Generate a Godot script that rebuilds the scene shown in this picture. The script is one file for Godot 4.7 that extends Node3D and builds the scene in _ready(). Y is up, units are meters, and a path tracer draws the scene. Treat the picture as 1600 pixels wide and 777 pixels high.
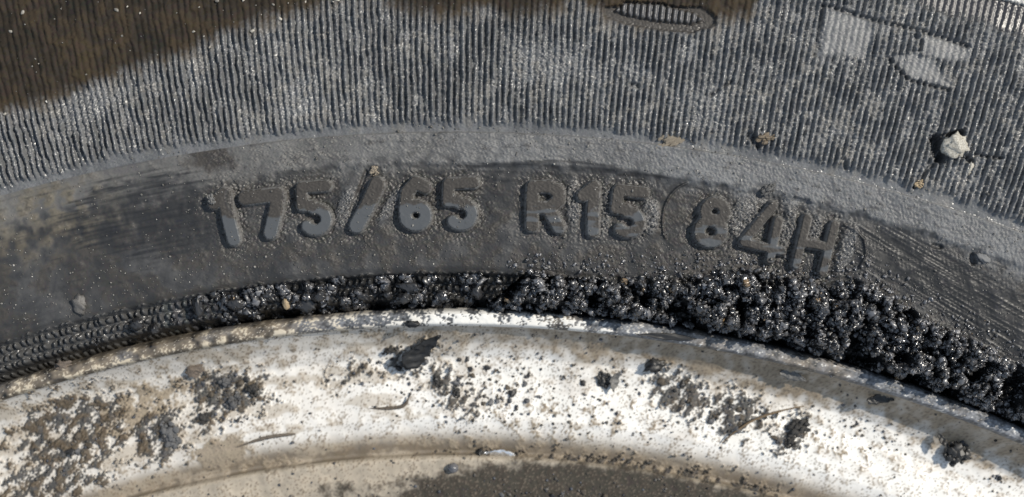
extends Node3D
# Close-up of a dirty car wheel lying face up: lengths below are in "dots" of S metres, measured on the plane of the tyre's side.
# Flat coordinates: x to the right, y towards the viewer's feet, (CX, CY) on the wheel's axle; heights are above the tyre's side.

const S := 9.06e-5
const CX := 709.0
const CY := 2783.0
const LIFT := 0.175
const REACH := 2207.0          # camera height above the tyre's side, in dots
const EYE := Vector2(800.0, 388.5)

var rng := RandomNumberGenerator.new()
var tyre_profile: PackedFloat32Array
var rim_profile: PackedFloat32Array
var used := {}

# ---------------------------------------------------------------- helpers
func noise(kind: int, feature: float, sd: int, octaves := 1) -> FastNoiseLite:
	var n := FastNoiseLite.new()
	n.noise_type = kind
	n.frequency = 1.0 / feature
	n.seed = sd
	n.fractal_type = FastNoiseLite.FRACTAL_FBM if octaves > 1 else FastNoiseLite.FRACTAL_NONE
	n.fractal_octaves = octaves
	if kind == FastNoiseLite.TYPE_CELLULAR:
		n.cellular_return_type = FastNoiseLite.RETURN_DISTANCE
		n.cellular_jitter = 1.0
	return n

func numbered(called: String) -> String:
	var n: int = used.get(called, 0)
	used[called] = n + 1
	return called if n == 0 else "%s_%03d" % [called, n]

func tag(o: Node3D, label: String, category: String, group := "", kind := "") -> Node3D:
	if label: o.set_meta("label", label)
	if category: o.set_meta("category", category)
	if group: o.set_meta("group", group)
	if kind: o.set_meta("kind", kind)
	return o

func thing(called: String, label: String, category: String, group := "") -> Node3D:
	var o := Node3D.new()
	o.name = numbered(called)
	add_child(o)
	return tag(o, label, category, group)

func part(called: String, m: Mesh, mat: Material, parent: Node) -> MeshInstance3D:
	var o := MeshInstance3D.new()
	o.name = called if parent != self else numbered(called)
	o.mesh = m
	o.material_override = mat
	parent.add_child(o, true)
	return o

func table(points: Array, soft: int) -> PackedFloat32Array:      # heights at every half dot of radius from 1850 to 3100
	var raw := PackedFloat32Array()
	var k := 0
	for i in 2501:
		var r := 1850.0 + i * 0.5
		while k < points.size() - 2 and r > points[k + 1][0]: k += 1
		var t: float = clampf((r - points[k][0]) / (points[k + 1][0] - points[k][0]), 0.0, 1.0)
		raw.append(lerpf(points[k][1], points[k + 1][1], t))
	for pass_ in 2:
		var out := raw.duplicate()
		for i in range(soft, 2501 - soft):
			var sum := 0.0
			for j in range(-soft, soft + 1): sum += raw[i + j]
			out[i] = sum / (2 * soft + 1)
		raw = out
	return raw

func height_at(profile: PackedFloat32Array, r: float) -> float:
	var f := clampf((r - 1850.0) * 2.0, 0.0, 2499.0)
	var i := int(f)
	return lerpf(profile[i], profile[i + 1], f - i)

func on(profile: PackedFloat32Array, x: float, y: float) -> Vector2:   # where the sight line of a measured point meets the surface
	var h := 0.0
	var p := Vector2(x, y)
	for i in 5:
		var k := REACH / (REACH - h)
		p = EYE + (Vector2(x, y) - EYE) / k
		h = height_at(profile, p.distance_to(Vector2(CX, CY)))
	return p

func at(p: Vector2, h: float) -> Vector3:
	return Vector3((p.x - CX) * S, LIFT + h * S, (p.y - CY) * S)

func line_y(points: Array, x: float) -> float:
	if x <= points[0][0]: return points[0][1]
	for i in points.size() - 1:
		if x <= points[i + 1][0]:
			return lerpf(points[i][1], points[i + 1][1], (x - points[i][0]) / (points[i + 1][0] - points[i][0]))
	return points[-1][1]

func blob(x: float, y: float, cx: float, cy: float, rx: float, ry: float, deg := 0.0) -> float:   # 1 at the middle, 0 at the rim
	var a := deg_to_rad(deg)
	var dx := x - cx
	var dy := y - cy
	var u := (dx * cos(a) + dy * sin(a)) / rx
	var v := (-dx * sin(a) + dy * cos(a)) / ry
	return clampf(1.0 - sqrt(u * u + v * v), 0.0, 1.0)

func to_segment(p: Vector2, a: Vector2, b: Vector2) -> float:
	var ab := b - a
	var t := clampf((p - a).dot(ab) / maxf(ab.length_squared(), 1e-6), 0.0, 1.0)
	return p.distance_to(a + ab * t)

func to_polygon(p: Vector2, poly: PackedVector2Array) -> float:   # negative inside
	var d := 1e9
	for i in poly.size():
		d = minf(d, to_segment(p, poly[i], poly[(i + 1) % poly.size()]))
	return -d if Geometry2D.is_point_in_polygon(p, poly) else d

# ---------------------------------------------------------------- a relief round the axle: one continuous skin, cut into the parts it is made of
class Relief:
	var nu: int
	var nv: int
	var a0: float
	var a1: float
	var rows: PackedFloat32Array
	var flat := PackedVector2Array()
	var h := PackedFloat32Array()
	var c := PackedColorArray()
	var rough := PackedByteArray()
	var kind := PackedInt32Array()
	var pos := PackedVector3Array()
	var nrm := PackedVector3Array()
	func start(n: int, from: float, to: float, radii: PackedFloat32Array) -> void:
		nu = n
		nv = radii.size()
		a0 = from
		a1 = to
		rows = radii
		var total := nu * nv
		flat.resize(total)
		h.resize(total)
		c.resize(total)
		rough.resize(total)
		kind.resize(total)
		for j in nv:
			for i in nu:
				var a := lerpf(a0, a1, float(i) / (nu - 1))
				flat[j * nu + i] = Vector2(709.0 + rows[j] * sin(a), 2783.0 - rows[j] * cos(a))
	func row_of(r: float) -> float:
		return clampf(float(rows.bsearch(r)), 0.0, nv - 1.0)
	func index(p: Vector2) -> int:
		var d := p - Vector2(709.0, 2783.0)
		var i := clampi(roundi((atan2(d.x, -d.y) - a0) / (a1 - a0) * (nu - 1)), 0, nu - 1)
		return int(row_of(d.length())) * nu + i
	func box(lo: Vector2, hi: Vector2) -> Array:            # grid range that covers a flat rectangle
		var o := [nu, 0, nv, 0]
		for q in [lo, hi, Vector2(lo.x, hi.y), Vector2(hi.x, lo.y), Vector2((lo.x + hi.x) / 2, lo.y), Vector2((lo.x + hi.x) / 2, hi.y)]:
			var d: Vector2 = q - Vector2(709.0, 2783.0)
			var i := int((atan2(d.x, -d.y) - a0) / (a1 - a0) * (nu - 1))
			var j := int(row_of(d.length()))
			o = [mini(o[0], i - 2), maxi(o[1], i + 3), mini(o[2], j - 2), maxi(o[3], j + 3)]
		return [clampi(o[0], 0, nu), clampi(o[1], 0, nu), clampi(o[2], 0, nv), clampi(o[3], 0, nv)]
	func finish() -> void:
		var total := nu * nv
		pos.resize(total)
		nrm.resize(total)
		for k in total:
			var p := flat[k]
			pos[k] = Vector3((p.x - 709.0) * 9.06e-5, 0.175 + h[k] * 9.06e-5, (p.y - 2783.0) * 9.06e-5)
		for j in nv:
			var up := mini(j + 1, nv - 1) * nu
			var dn := maxi(j - 1, 0) * nu
			for i in nu:
				var e := pos[j * nu + mini(i + 1, nu - 1)] - pos[j * nu + maxi(i - 1, 0)]
				var f := pos[up + i] - pos[dn + i]
				nrm[j * nu + i] = e.cross(f).normalized()
	func cut() -> Dictionary:                                # kind -> mesh of the cells of that kind
		var cells := {}
		for j in nv - 1:
			for i in nu - 1:
				var q := kind[j * nu + i]
				if not cells.has(q): cells[q] = []
				cells[q].append(j * nu + i)
		var place := PackedInt32Array()
		place.resize(nu * nv)
		place.fill(-1)
		var out := {}
		for q in cells:
			var vs := PackedVector3Array()
			var ns := PackedVector3Array()
			var cs := PackedColorArray()
			var us := PackedVector2Array()
			var ix := PackedInt32Array()
			var mine := PackedInt32Array()
			for k: int in cells[q]:
				for w: int in [k, k + nu, k + nu + 1, k + 1]:
					if place[w] < 0:
						place[w] = vs.size()
						mine.append(w)
						vs.append(pos[w])
						ns.append(nrm[w])
						cs.append(c[w])
						us.append(Vector2((w % nu + 0.5) / nu, (w / nu + 0.5) / nv))
				ix.append_array([place[k], place[k + nu], place[k + nu + 1], place[k], place[k + nu + 1], place[k + 1]])
			for w in mine: place[w] = -1
			var arrays := []
			arrays.resize(Mesh.ARRAY_MAX)
			arrays[Mesh.ARRAY_VERTEX] = vs
			arrays[Mesh.ARRAY_NORMAL] = ns
			arrays[Mesh.ARRAY_COLOR] = cs
			arrays[Mesh.ARRAY_TEX_UV] = us
			arrays[Mesh.ARRAY_INDEX] = ix
			var m := ArrayMesh.new()
			m.add_surface_from_arrays(Mesh.PRIMITIVE_TRIANGLES, arrays)
			out[q] = m
		return out
	func gloss() -> ImageTexture:
		return ImageTexture.create_from_image(Image.create_from_data(nu, nv, false, Image.FORMAT_L8, rough))

# ---------------------------------------------------------------- small loose pieces
func stone(sd: int, nu: int, nv: int, bumps: float, feature: float, squash := Vector3.ONE, smooth := true) -> ArrayMesh:   # a lump about one dot in radius
	var n := noise(FastNoiseLite.TYPE_SIMPLEX, feature, sd, 2)
	var ring := []
	for j in nv + 1:
		var row := []
		for i in nu:
			var b := PI * j / nv
			var a := TAU * i / nu
			var d := Vector3(cos(b), sin(b) * sin(a), sin(b) * cos(a))
			row.append(d * (1.0 + bumps * n.get_noise_3dv(d)) * squash)
		ring.append(row)
	var st := SurfaceTool.new()
	st.begin(Mesh.PRIMITIVE_TRIANGLES)
	st.set_smooth_group(0 if smooth else -1)
	for j in nv:
		for i in nu:
			var p: Vector3 = ring[j][i]
			var q: Vector3 = ring[j][(i + 1) % nu]
			var r: Vector3 = ring[j + 1][(i + 1) % nu]
			var t: Vector3 = ring[j + 1][i]
			var face := [p, q, r, p, r, t] if j > 0 and j < nv - 1 else ([p, r, t] if j == 0 else [p, q, r])
			for v: Vector3 in face: st.add_vertex(v)
	st.generate_normals()
	st.index()
	return st.commit()

func clod(sd: int, count: int, flat := 0.6) -> ArrayMesh:        # many crumbs stuck together, about one dot in radius
	var r := RandomNumberGenerator.new()
	r.seed = sd
	var seeds := [stone(sd, 8, 6, 0.5, 0.9), stone(sd + 1, 8, 6, 0.6, 0.7), stone(sd + 2, 7, 5, 0.4, 1.1, Vector3.ONE, false)]
	var st := SurfaceTool.new()
	st.begin(Mesh.PRIMITIVE_TRIANGLES)
	for i in count:
		var a := r.randf() * TAU
		var d := pow(r.randf(), 0.65)
		var size := lerpf(0.42, 0.14, pow(r.randf(), 0.6)) * (1.15 - 0.5 * d)
		var b := Basis.from_euler(Vector3(r.randf() * TAU, r.randf() * TAU, r.randf() * TAU)).scaled_local(Vector3(size, size * r.randf_range(0.7, 1.0), size * r.randf_range(0.8, 1.3)))
		st.append_from(seeds[i % 3], 0, Transform3D(b, Vector3(d * cos(a) * 0.85, r.randf_range(-0.3, flat) * (1.0 - d * d * 0.7), d * sin(a) * 0.85)))
	return st.commit()

func plain(color: Color, rough: float, spec := 0.5, metal := 0.0) -> StandardMaterial3D:
	var m := StandardMaterial3D.new()
	m.albedo_color = color.linear_to_srgb()
	m.roughness = rough
	m.metallic_specular = spec
	m.metallic = metal
	return m

func mottled(a: Color, b: Color, rough: float, scale := 900.0, sd := 3, spec := 0.5) -> StandardMaterial3D:   # two colours in patches, with a fine grain in relief
	var m := plain(Color.WHITE, rough, spec)
	var t := NoiseTexture2D.new()
	t.width = 128
	t.height = 128
	t.seamless = true
	t.noise = noise(FastNoiseLite.TYPE_SIMPLEX, 22.0, sd, 4)
	var g := Gradient.new()
	g.set_color(0, a.linear_to_srgb())
	g.set_color(1, b.linear_to_srgb())
	t.color_ramp = g
	m.albedo_texture = t
	m.uv1_triplanar = true
	m.uv1_world_triplanar = true
	m.uv1_scale = Vector3.ONE * scale
	return m

func turned(x: float, y: float, z: float) -> Basis:
	return Basis.from_euler(Vector3(x, y, z))

func many(called: String, mesh: Mesh, mat: Material, places: Array, colors: Array, label: String, category: String) -> void:
	var mm := MultiMesh.new()
	mm.transform_format = MultiMesh.TRANSFORM_3D
	mm.use_colors = true
	mm.mesh = mesh
	mm.instance_count = places.size()
	for i in places.size():
		mm.set_instance_transform(i, places[i])
		mm.set_instance_color(i, colors[i])
	var o := MultiMeshInstance3D.new()
	o.name = numbered(called)
	o.multimesh = mm
	o.material_override = mat
	add_child(o)
	tag(o, label, category, "", "stuff")

# ---------------------------------------------------------------- the tyre
var tyre := Relief.new()
var rim := Relief.new()
const RIB := 0.003605
const HOLES := [[1072, 492, 34, 15, 20], [1345, 545, 22, 34, 0], [1425, 500, 12, 15, 0], [1238, 545, 20, 16, 30], [1160, 478, 9, 22, 0], [800, 442, 18, 26, 0], [1592, 612, 26, 36, 20], [1445, 594, 20, 12, 30], [1372, 566, 14, 12, 0], [1500, 622, 18, 20, 30],
	[760, 460, 20, 14, 0], [930, 470, 14, 12, 0], [1010, 470, 10, 14, 0], [1270, 520, 10, 18, 0], [1410, 560, 14, 12, 30], [1530, 590, 10, 10, 0]]
const HEAP_TOP := [[770, 470], [800, 446], [830, 420], [900, 430], [1000, 430], [1100, 424], [1180, 414], [1215, 424], [1262, 432], [1300, 440], [1345, 428], [1420, 476], [1500, 515], [1560, 545], [1700, 640]]

func heap_at(x: float, y: float) -> float:
	if x < 760.0: return 0.0
	return clampf((y - line_y(HEAP_TOP, x)) / 22.0, 0.0, 1.0)

func glyphs() -> Array:        # [part name, half width, strokes]
	return [
		["raised_digit", 11, [[[352, 304], [358, 340], [367, 374]], [[352, 304], [336, 317]]]],
		["raised_digit", 11, [[[384, 310], [412, 307], [436, 305]], [[436, 305], [431, 335], [424, 364]]]],
		["raised_digit", 9, [[[510, 291], [472, 294], [473, 322], [488, 322]], arc(494, 343, 17, 17, 100, -140)]],
		["raised_slash", 12, [[[590, 289], [575, 322], [558, 353]]]],
		["raised_digit", 10, [[[664, 293], [650, 286], [637, 300], [633, 330]], arc(650, 337, 16, 15, 0, 360)]],
		["raised_digit", 9, [[[740, 286], [701, 288], [700, 315], [716, 315]], arc(721, 335, 17, 17, 100, -140)]],
		["raised_letter", 10, [[[832, 293], [831, 325], [831, 353]], [[832, 293], [858, 292], [872, 300], [872, 314], [858, 325], [832, 325]], [[856, 326], [873, 356]]]],
		["raised_digit", 10, [[[928, 293], [926, 330], [926, 362]], [[928, 293], [911, 306]]]],
		["raised_digit", 9, [[[1005, 302], [966, 298], [962, 326], [978, 328]], arc(981, 348, 17, 16, 95, -140)]],
		["raised_digit", 9, [arc(1116, 331, 15, 14, 0, 360), arc(1109, 362, 18, 17, 0, 360)]],
		["raised_digit", 7, [[[1206, 322], [1161, 377]], [[1161, 379], [1221, 393]], [[1214, 345], [1202, 406]]]],
		["raised_letter", 7, [[[1259, 342], [1251, 377], [1242, 414]], [[1250, 379], [1290, 386]], [[1302, 352], [1293, 388], [1284, 426]]]],
	]

func arc(cx: float, cy: float, rx: float, ry: float, from: float, to: float) -> Array:     # degrees, anticlockwise from the right
	var out := []
	for i in 15:
		var a := deg_to_rad(lerpf(from, to, i / 14.0))
		out.append([cx + rx * cos(a), cy - ry * sin(a)])
	return out

func shape_tyre() -> void:
	var radii := PackedFloat32Array()
	var r := 2290.0
	while r < 3000.0:
		radii.append(r)
		r += 1.2 if r < 2372.0 else 1.65
	tyre.start(1420, -0.42, 0.48, radii)
	var low := noise(FastNoiseLite.TYPE_SIMPLEX, 150.0, 11, 3)
	var mid := noise(FastNoiseLite.TYPE_SIMPLEX, 38.0, 12, 3)
	var fine := noise(FastNoiseLite.TYPE_SIMPLEX, 5.5, 13, 2)
	var micro := noise(FastNoiseLite.TYPE_SIMPLEX, 3.0, 18)
	var grain := noise(FastNoiseLite.TYPE_CELLULAR, 5.0, 14)
	var lump := noise(FastNoiseLite.TYPE_CELLULAR, 15.0, 15)
	var clumps := noise(FastNoiseLite.TYPE_SIMPLEX, 34.0, 78, 2)
	var streak := noise(FastNoiseLite.TYPE_SIMPLEX, 10.0, 16, 3)
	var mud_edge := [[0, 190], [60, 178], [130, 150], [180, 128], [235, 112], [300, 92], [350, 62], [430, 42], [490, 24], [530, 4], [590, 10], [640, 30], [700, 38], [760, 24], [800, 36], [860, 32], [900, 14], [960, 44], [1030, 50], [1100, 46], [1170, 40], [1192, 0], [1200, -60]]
	var scrub := [on(tyre_profile, 1330, 345), on(tyre_profile, 1420, 352), on(tyre_profile, 1700, 520), on(tyre_profile, 1700, 640), on(tyre_profile, 1500, 520), on(tyre_profile, 1400, 450), on(tyre_profile, 1325, 425)]
	var scrubbed := PackedVector2Array(scrub)
	for j in tyre.nv:
		var rho := tyre.rows[j]
		var base := height_at(tyre_profile, rho)
		for i in tyre.nu:
			var k := j * tyre.nu + i
			var p := tyre.flat[k]
			var x := p.x
			var y := p.y
			var ang := lerpf(tyre.a0, tyre.a1, float(i) / (tyre.nu - 1))
			var sweep := ang * 2500.0
			var n_low := low.get_noise_2d(x, y)
			var n_mid := mid.get_noise_2d(x, y)
			var n_fine := fine.get_noise_2d(x, y)
			var n_micro := micro.get_noise_2d(x, y)
			var white := rng.randf() - 0.5
			var h := base
			var col := Color(0.03, 0.03, 0.031)
			var rg := 0.5
			var q := 0
			if rho > 2576.0:
				# ribbed shoulder
				var border := 2588.0 + n_mid * 7.0 + n_fine * 3.0
				var into := smoothstep(border - 4.0, border + 9.0 + 10.0 * absf(n_low), rho)
				var turn := ang / RIB + n_low * 0.10 + n_mid * 0.07 + n_fine * 0.05
				var t := turn - floorf(turn)
				if rho > 2588.0: q = 1000 + int(floorf(ang / RIB))
				var ridge := smoothstep(0.05, 0.72, 1.0 - absf(2.0 * t - 1.0))
				var fill := smoothstep(0.22, 0.52, n_mid * 0.7 + n_low * 0.5) * 0.6
				fill = maxf(fill, blob(x, y, 140, 165, 70, 30, -25) * 1.6)
				fill = maxf(fill, blob(x, y, 470, 165, 50, 60) * 1.0)
				fill = maxf(fill, blob(x, y, 850, 95, 90, 50, 10) * 1.3)
				fill = maxf(fill, blob(x, y, 1100, 165, 60, 60) * 0.9)
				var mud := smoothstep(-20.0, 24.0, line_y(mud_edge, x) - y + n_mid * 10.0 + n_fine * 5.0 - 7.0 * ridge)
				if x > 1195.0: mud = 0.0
				fill = clampf(fill, 0.0, 0.7)
				var own := absf(sin(floorf(turn) * 12.9898) * 43758.5453)
				own -= floorf(own)
				var worn := streak.get_noise_2d(floorf(turn) * 7.0, rho * 0.16)
				fill = maxf(fill, 0.62 * smoothstep(0.15, 0.45, streak.get_noise_2d(floorf(turn) * 5.0 + 400.0, rho * 0.10) + 0.3 * n_mid))
				var amp := 9.0 * (1.0 - fill) * (1.0 - 0.72 * mud) * (0.92 + 0.3 * n_mid + 0.25 * (own - 0.5) + 0.55 * worn)
				var crumb := 1.0 - grain.get_noise_2d(x, y * 0.8) - 1.0
				h += into * (ridge * amp + 1.0 + fill * 3.2 + mud * 1.5)
				h += (n_fine * (0.75 + 1.2 * fill) + n_micro * 1.3 + white * 1.35 + crumb * (0.7 + 2.2 * fill)) * into * (1.0 - 0.8 * mud) + (n_fine * 0.4 + n_micro * 0.5 + white * 0.5) * (1.0 - into)
				h += n_mid * 0.9
				var tone := 0.104 + 0.012 * fill + 0.03 * (own - 0.5) + 0.02 * n_low + 0.015 * n_fine + 0.012 * smoothstep(700.0, 1300.0, x)
				col = Color(tone, tone * 1.015, tone * 1.035)
				col = col.lerp(Color(0.12, 0.105, 0.08), 0.22 * smoothstep(0.35, 0.7, n_mid + n_low))
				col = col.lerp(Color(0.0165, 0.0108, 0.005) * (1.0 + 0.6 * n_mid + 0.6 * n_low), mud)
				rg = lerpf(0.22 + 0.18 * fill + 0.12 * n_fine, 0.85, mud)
				# glassy wiped strip, and a sunlit highlight painted pale in the far corner
				var strip := smoothstep(0.0, 16.0, 0.31 * (x - 1395.0) - y + n_mid * 10.0 + n_fine * 6.0) if x > 1340.0 else 0.0
				if strip > 0.0:
					h = lerpf(h, base + 2.0 + ridge * 1.2 + n_fine * 0.5, strip)
					col = col.lerp(Color(0.022, 0.023, 0.025), strip)
					rg = lerpf(rg, 0.42, strip)
					var corner_glint := smoothstep(0.0, 4.0, 0.24 * (x - 1580.0) - y + n_fine * 2.0)
					col = col.lerp(Color(0.34, 0.335, 0.32), corner_glint)
					h += corner_glint * 5.0
				# a crack across the ribs
				if x > 1560.0 and rho > 2600.0: rg = minf(rg, 0.34)
			else:
				# smooth side: dust over rubber, brown low down, wiped dark in places
				var dust := clampf(0.60 + 0.85 * n_mid + 0.5 * n_low, 0.0, 1.0)
				var high := smoothstep(2500.0, 2540.0, rho + 24.0 * n_mid)
				var warm := 1.0 - smoothstep(200.0, 1250.0, x + 160.0 * n_low)
				var grey := Color(0.124, 0.127, 0.131).lerp(Color(0.102, 0.099, 0.094), warm)
				var brown := Color(0.034, 0.0305, 0.0265).lerp(Color(0.05, 0.052, 0.055), 0.6 * smoothstep(0.05, 0.5, n_low - 0.3 * n_mid))
				col = Color(0.022, 0.022, 0.0225).lerp(brown, dust).lerp(grey, high * (0.68 + 0.32 * dust))
				rg = lerpf(0.52, 0.66, dust)
				var damp := smoothstep(0.1, 0.45, blob(x, y, 325, 240, 55, 42) + 0.35 * n_mid)
				col = col.lerp(Color(0.024, 0.020, 0.017), damp * 0.85)
				var sand := blob(x, y, 95, 330, 120, 75) * 1.4
				sand = maxf(sand, blob(x, y, 25, 360, 110, 80) * 0.8)
				col = col.lerp(Color(0.10, 0.085, 0.060), clampf(sand * (0.45 + 1.3 * n_mid), 0.0, 0.8))
				var lines := streak.get_noise_2d(sweep * 0.07 + n_mid * 2.0, rho * 1.1)
				var wipe := smoothstep(0.0, 0.35, blob(x, y, 235, 335, 150, 78, -6) + 0.18 * lines + 0.12 * n_mid)
				wipe = maxf(wipe, smoothstep(0.05, 0.3, blob(x, y, 900, 270 + absf(x - 880.0) * 0.06, 230, 24, 3) + 0.1 * lines))
				wipe *= 0.72 + 0.5 * lines
				if x > 1300.0 and rho < 2540.0:
					var inside := -to_polygon(p, scrubbed)
					wipe = maxf(wipe, smoothstep(-8.0, 16.0, inside + 5.0 * lines + 8.0 * n_mid))
					if inside > 0.0:
						var scratch := smoothstep(0.22, 0.5, streak.get_noise_2d((x * 0.87 + y * 0.5) * 0.035, (y * 0.87 - x * 0.5) * 2.6))
						h += 0.9 * scratch
						col = col.lerp(Color(0.10, 0.10, 0.10), 0.5 * scratch)
				wipe = clampf(wipe, 0.0, 1.0)
				col = col.lerp(Color(0.0125, 0.0125, 0.013), wipe * 0.9)
				rg = lerpf(rg, 0.46, wipe)
				var drift := 0.0
				for f in [[1166, 346, 34, 50, 20], [1232, 356, 16, 46, 12], [1277, 358, 13, 30, 12], [946, 328, 15, 58, 4], [896, 322, 16, 56, 0], [1016, 336, 18, 40, 0], [540, 325, 20, 46, 20], [608, 322, 14, 44, 30], [1324, 388, 18, 52, 12]]:
					drift = maxf(drift, blob(x, y, f[0], f[1], f[2], f[3], f[4]))
				drift = smoothstep(0.0, 0.55, drift + 0.15 * n_mid)
				col = col.lerp(Color(0.125, 0.125, 0.125) * (0.8 + 0.5 * n_fine), drift * 0.85)
				rg = lerpf(rg, 0.36, drift)
				h += drift * (4.0 + 1.6 * n_micro + white * 1.6)
				var rubble := smoothstep(0.1, 0.5, n_mid + 0.4 * high + 0.0009 * (x - 600.0)) * (1.0 - wipe)
				var gran := maxf(0.0, -grain.get_noise_2d(x, y) - 0.35)
				var left_calm := 0.35 + 0.65 * smoothstep(180.0, 420.0, x)
				h += n_low * 2.5 + n_mid * 0.7 + ((n_fine * 0.14 + n_micro * 0.32 + white * (0.55 + 0.3 * high)) * (0.75 + 0.8 * rubble + 0.35 * high) + gran * 1.9 * rubble) * (1.0 - 0.7 * wipe) * left_calm
				h += lines * (0.4 if x < 1290.0 else 0.12) * wipe
				# the worn step above the lettering
				h += 4.0 * smoothstep(2522.0, 2532.0, rho + 3.0 * n_mid) * smoothstep(250.0, 500.0, x)
				if rho < 2366.0:
					# rubber nubs in rows under the edge
					var edge := 2357.0 + n_mid * 3.0
					var under := 1.0 - smoothstep(edge - 3.0, edge + 2.0, rho)
					var row := (rho - 2309.0) / 14.5
					var cell := Vector2(fposmod(ang * 2330.0 / 11.0 + 0.25 * floorf(row) + 0.3 * n_mid, 1.0) - 0.5, row - floorf(row) - 0.5)
					var nub := sqrt(maxf(0.0, 1.0 - cell.length_squared() * 6.6))
					h += under * (nub * 10.0 + n_mid * 5.0 + n_fine * 0.8)
					col = col.lerp(Color(0.055, 0.056, 0.058).lerp(Color(0.02, 0.02, 0.021), smoothstep(240.0, 420.0, x)), under)
					rg = lerpf(rg, 0.28, under)
					if rho < 2358.0: q = 1
				var heap := heap_at(x, y)
				if heap > 0.0:
					var pile := (1.0 - lump.get_noise_2d(x, y)) * 11.0 - 8.0 + 22.0 * clumps.get_noise_2d(x * 1.25, y * 0.8) + n_fine * 5.0 + white * 2.0
					var lift := lerpf(0.0, 34.0, smoothstep(2365.0, 2325.0, rho) * 0.8)
					h += heap * (pile + lift)
					col = col.lerp(Color(0.020, 0.020, 0.021), heap)
					rg = lerpf(rg, 0.3, heap)
					for o in HOLES:
						var b := blob(x, y, o[0], o[1], o[2] * 1.25, o[3] * 1.25, o[4])
						if b > 0.0: h -= 46.0 * smoothstep(0.0, 0.4, b)
			tyre.h[k] = h
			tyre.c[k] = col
			tyre.rough[k] = int(clampf(rg, 0.05, 1.0) * 255.0)
			tyre.kind[k] = q
	stamp_lettering(fine, grain)
	stamp_panels(fine)
	stamp_lines()

func stamp_lettering(fine: FastNoiseLite, grain: FastNoiseLite) -> void:
	var smear := noise(FastNoiseLite.TYPE_SIMPLEX, 30.0, 31, 2)
	var which := 0
	for g in glyphs():
		var strokes := []
		var lo := Vector2(1e9, 1e9)
		var hi := -lo
		for s in g[2]:
			var pts := PackedVector2Array()
			for v in s:
				var p := on(tyre_profile, v[0], v[1])
				pts.append(p)
				lo = lo.min(p)
				hi = hi.max(p)
			strokes.append(pts)
		var wide: float = g[1]
		var range_: Array = tyre.box(lo - Vector2(46, 46), hi + Vector2(46, 46))
		for j in range(range_[2], range_[3]):
			for i in range(range_[0], range_[1]):
				var k: int = j * tyre.nu + i
				var p := tyre.flat[k]
				var d := 1e9
				for pts: PackedVector2Array in strokes:
					for m in pts.size() - 1: d = minf(d, to_segment(p, pts[m], pts[m + 1]))
				if d > wide + 30.0: continue
				var n := fine.get_noise_2dv(p)
				d += n * 0.5
				var rise := 1.0 - smoothstep(wide - 1.0, wide + 2.6, d)
				if rise > 0.0:
					var down := (p.y - lo.y) / (hi.y - lo.y)
					var clean := smoothstep(0.50, 0.56, down + 0.10 * smear.get_noise_2dv(p))
					if which >= 6: clean *= smoothstep(-0.1, 0.25, smear.get_noise_2d(p.x * 0.4, p.y * 2.2))
					var flat_h := tyre.h[k] * 0.2 + 0.8 * height_at(tyre_profile, p.distance_to(Vector2(CX, CY))) + 11.5
					tyre.h[k] = lerpf(tyre.h[k], flat_h + (n * 0.35 + (rng.randf() - 0.5) * 0.5) * (1.0 - clean), rise)
					var top := Color(0.032, 0.029, 0.026).lerp(Color(0.062, 0.065, 0.068), clean)
					tyre.c[k] = tyre.c[k].lerp(top, smoothstep(0.9, 1.0, rise))
					if rise < 0.95 and rise > 0.05: tyre.c[k] = tyre.c[k].lerp(Color(0.15, 0.148, 0.144) * (0.7 + 0.6 * rng.randf()), 0.85)
					if rise > 0.95: tyre.rough[k] = int(lerpf(0.6, 0.44, clean) * 255)
					if rise > 0.4: tyre.kind[k] = 10 + which
				if rise < 0.9:
					var near := (1.0 - rise) * (1.0 - smoothstep(2.0, 28.0, d - wide))
					var pebble := maxf(0.0, -grain.get_noise_2dv(p) - 0.25)
					tyre.h[k] += near * (pebble * 2.8 + n * 0.9 - 2.4 + (rng.randf() - 0.5) * 1.3)
					tyre.c[k] = tyre.c[k].lerp(Color(0.056, 0.052, 0.047), near * 0.35)
					tyre.rough[k] = int(lerpf(tyre.rough[k], 105.0, near * 0.7))
		which += 1

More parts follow.
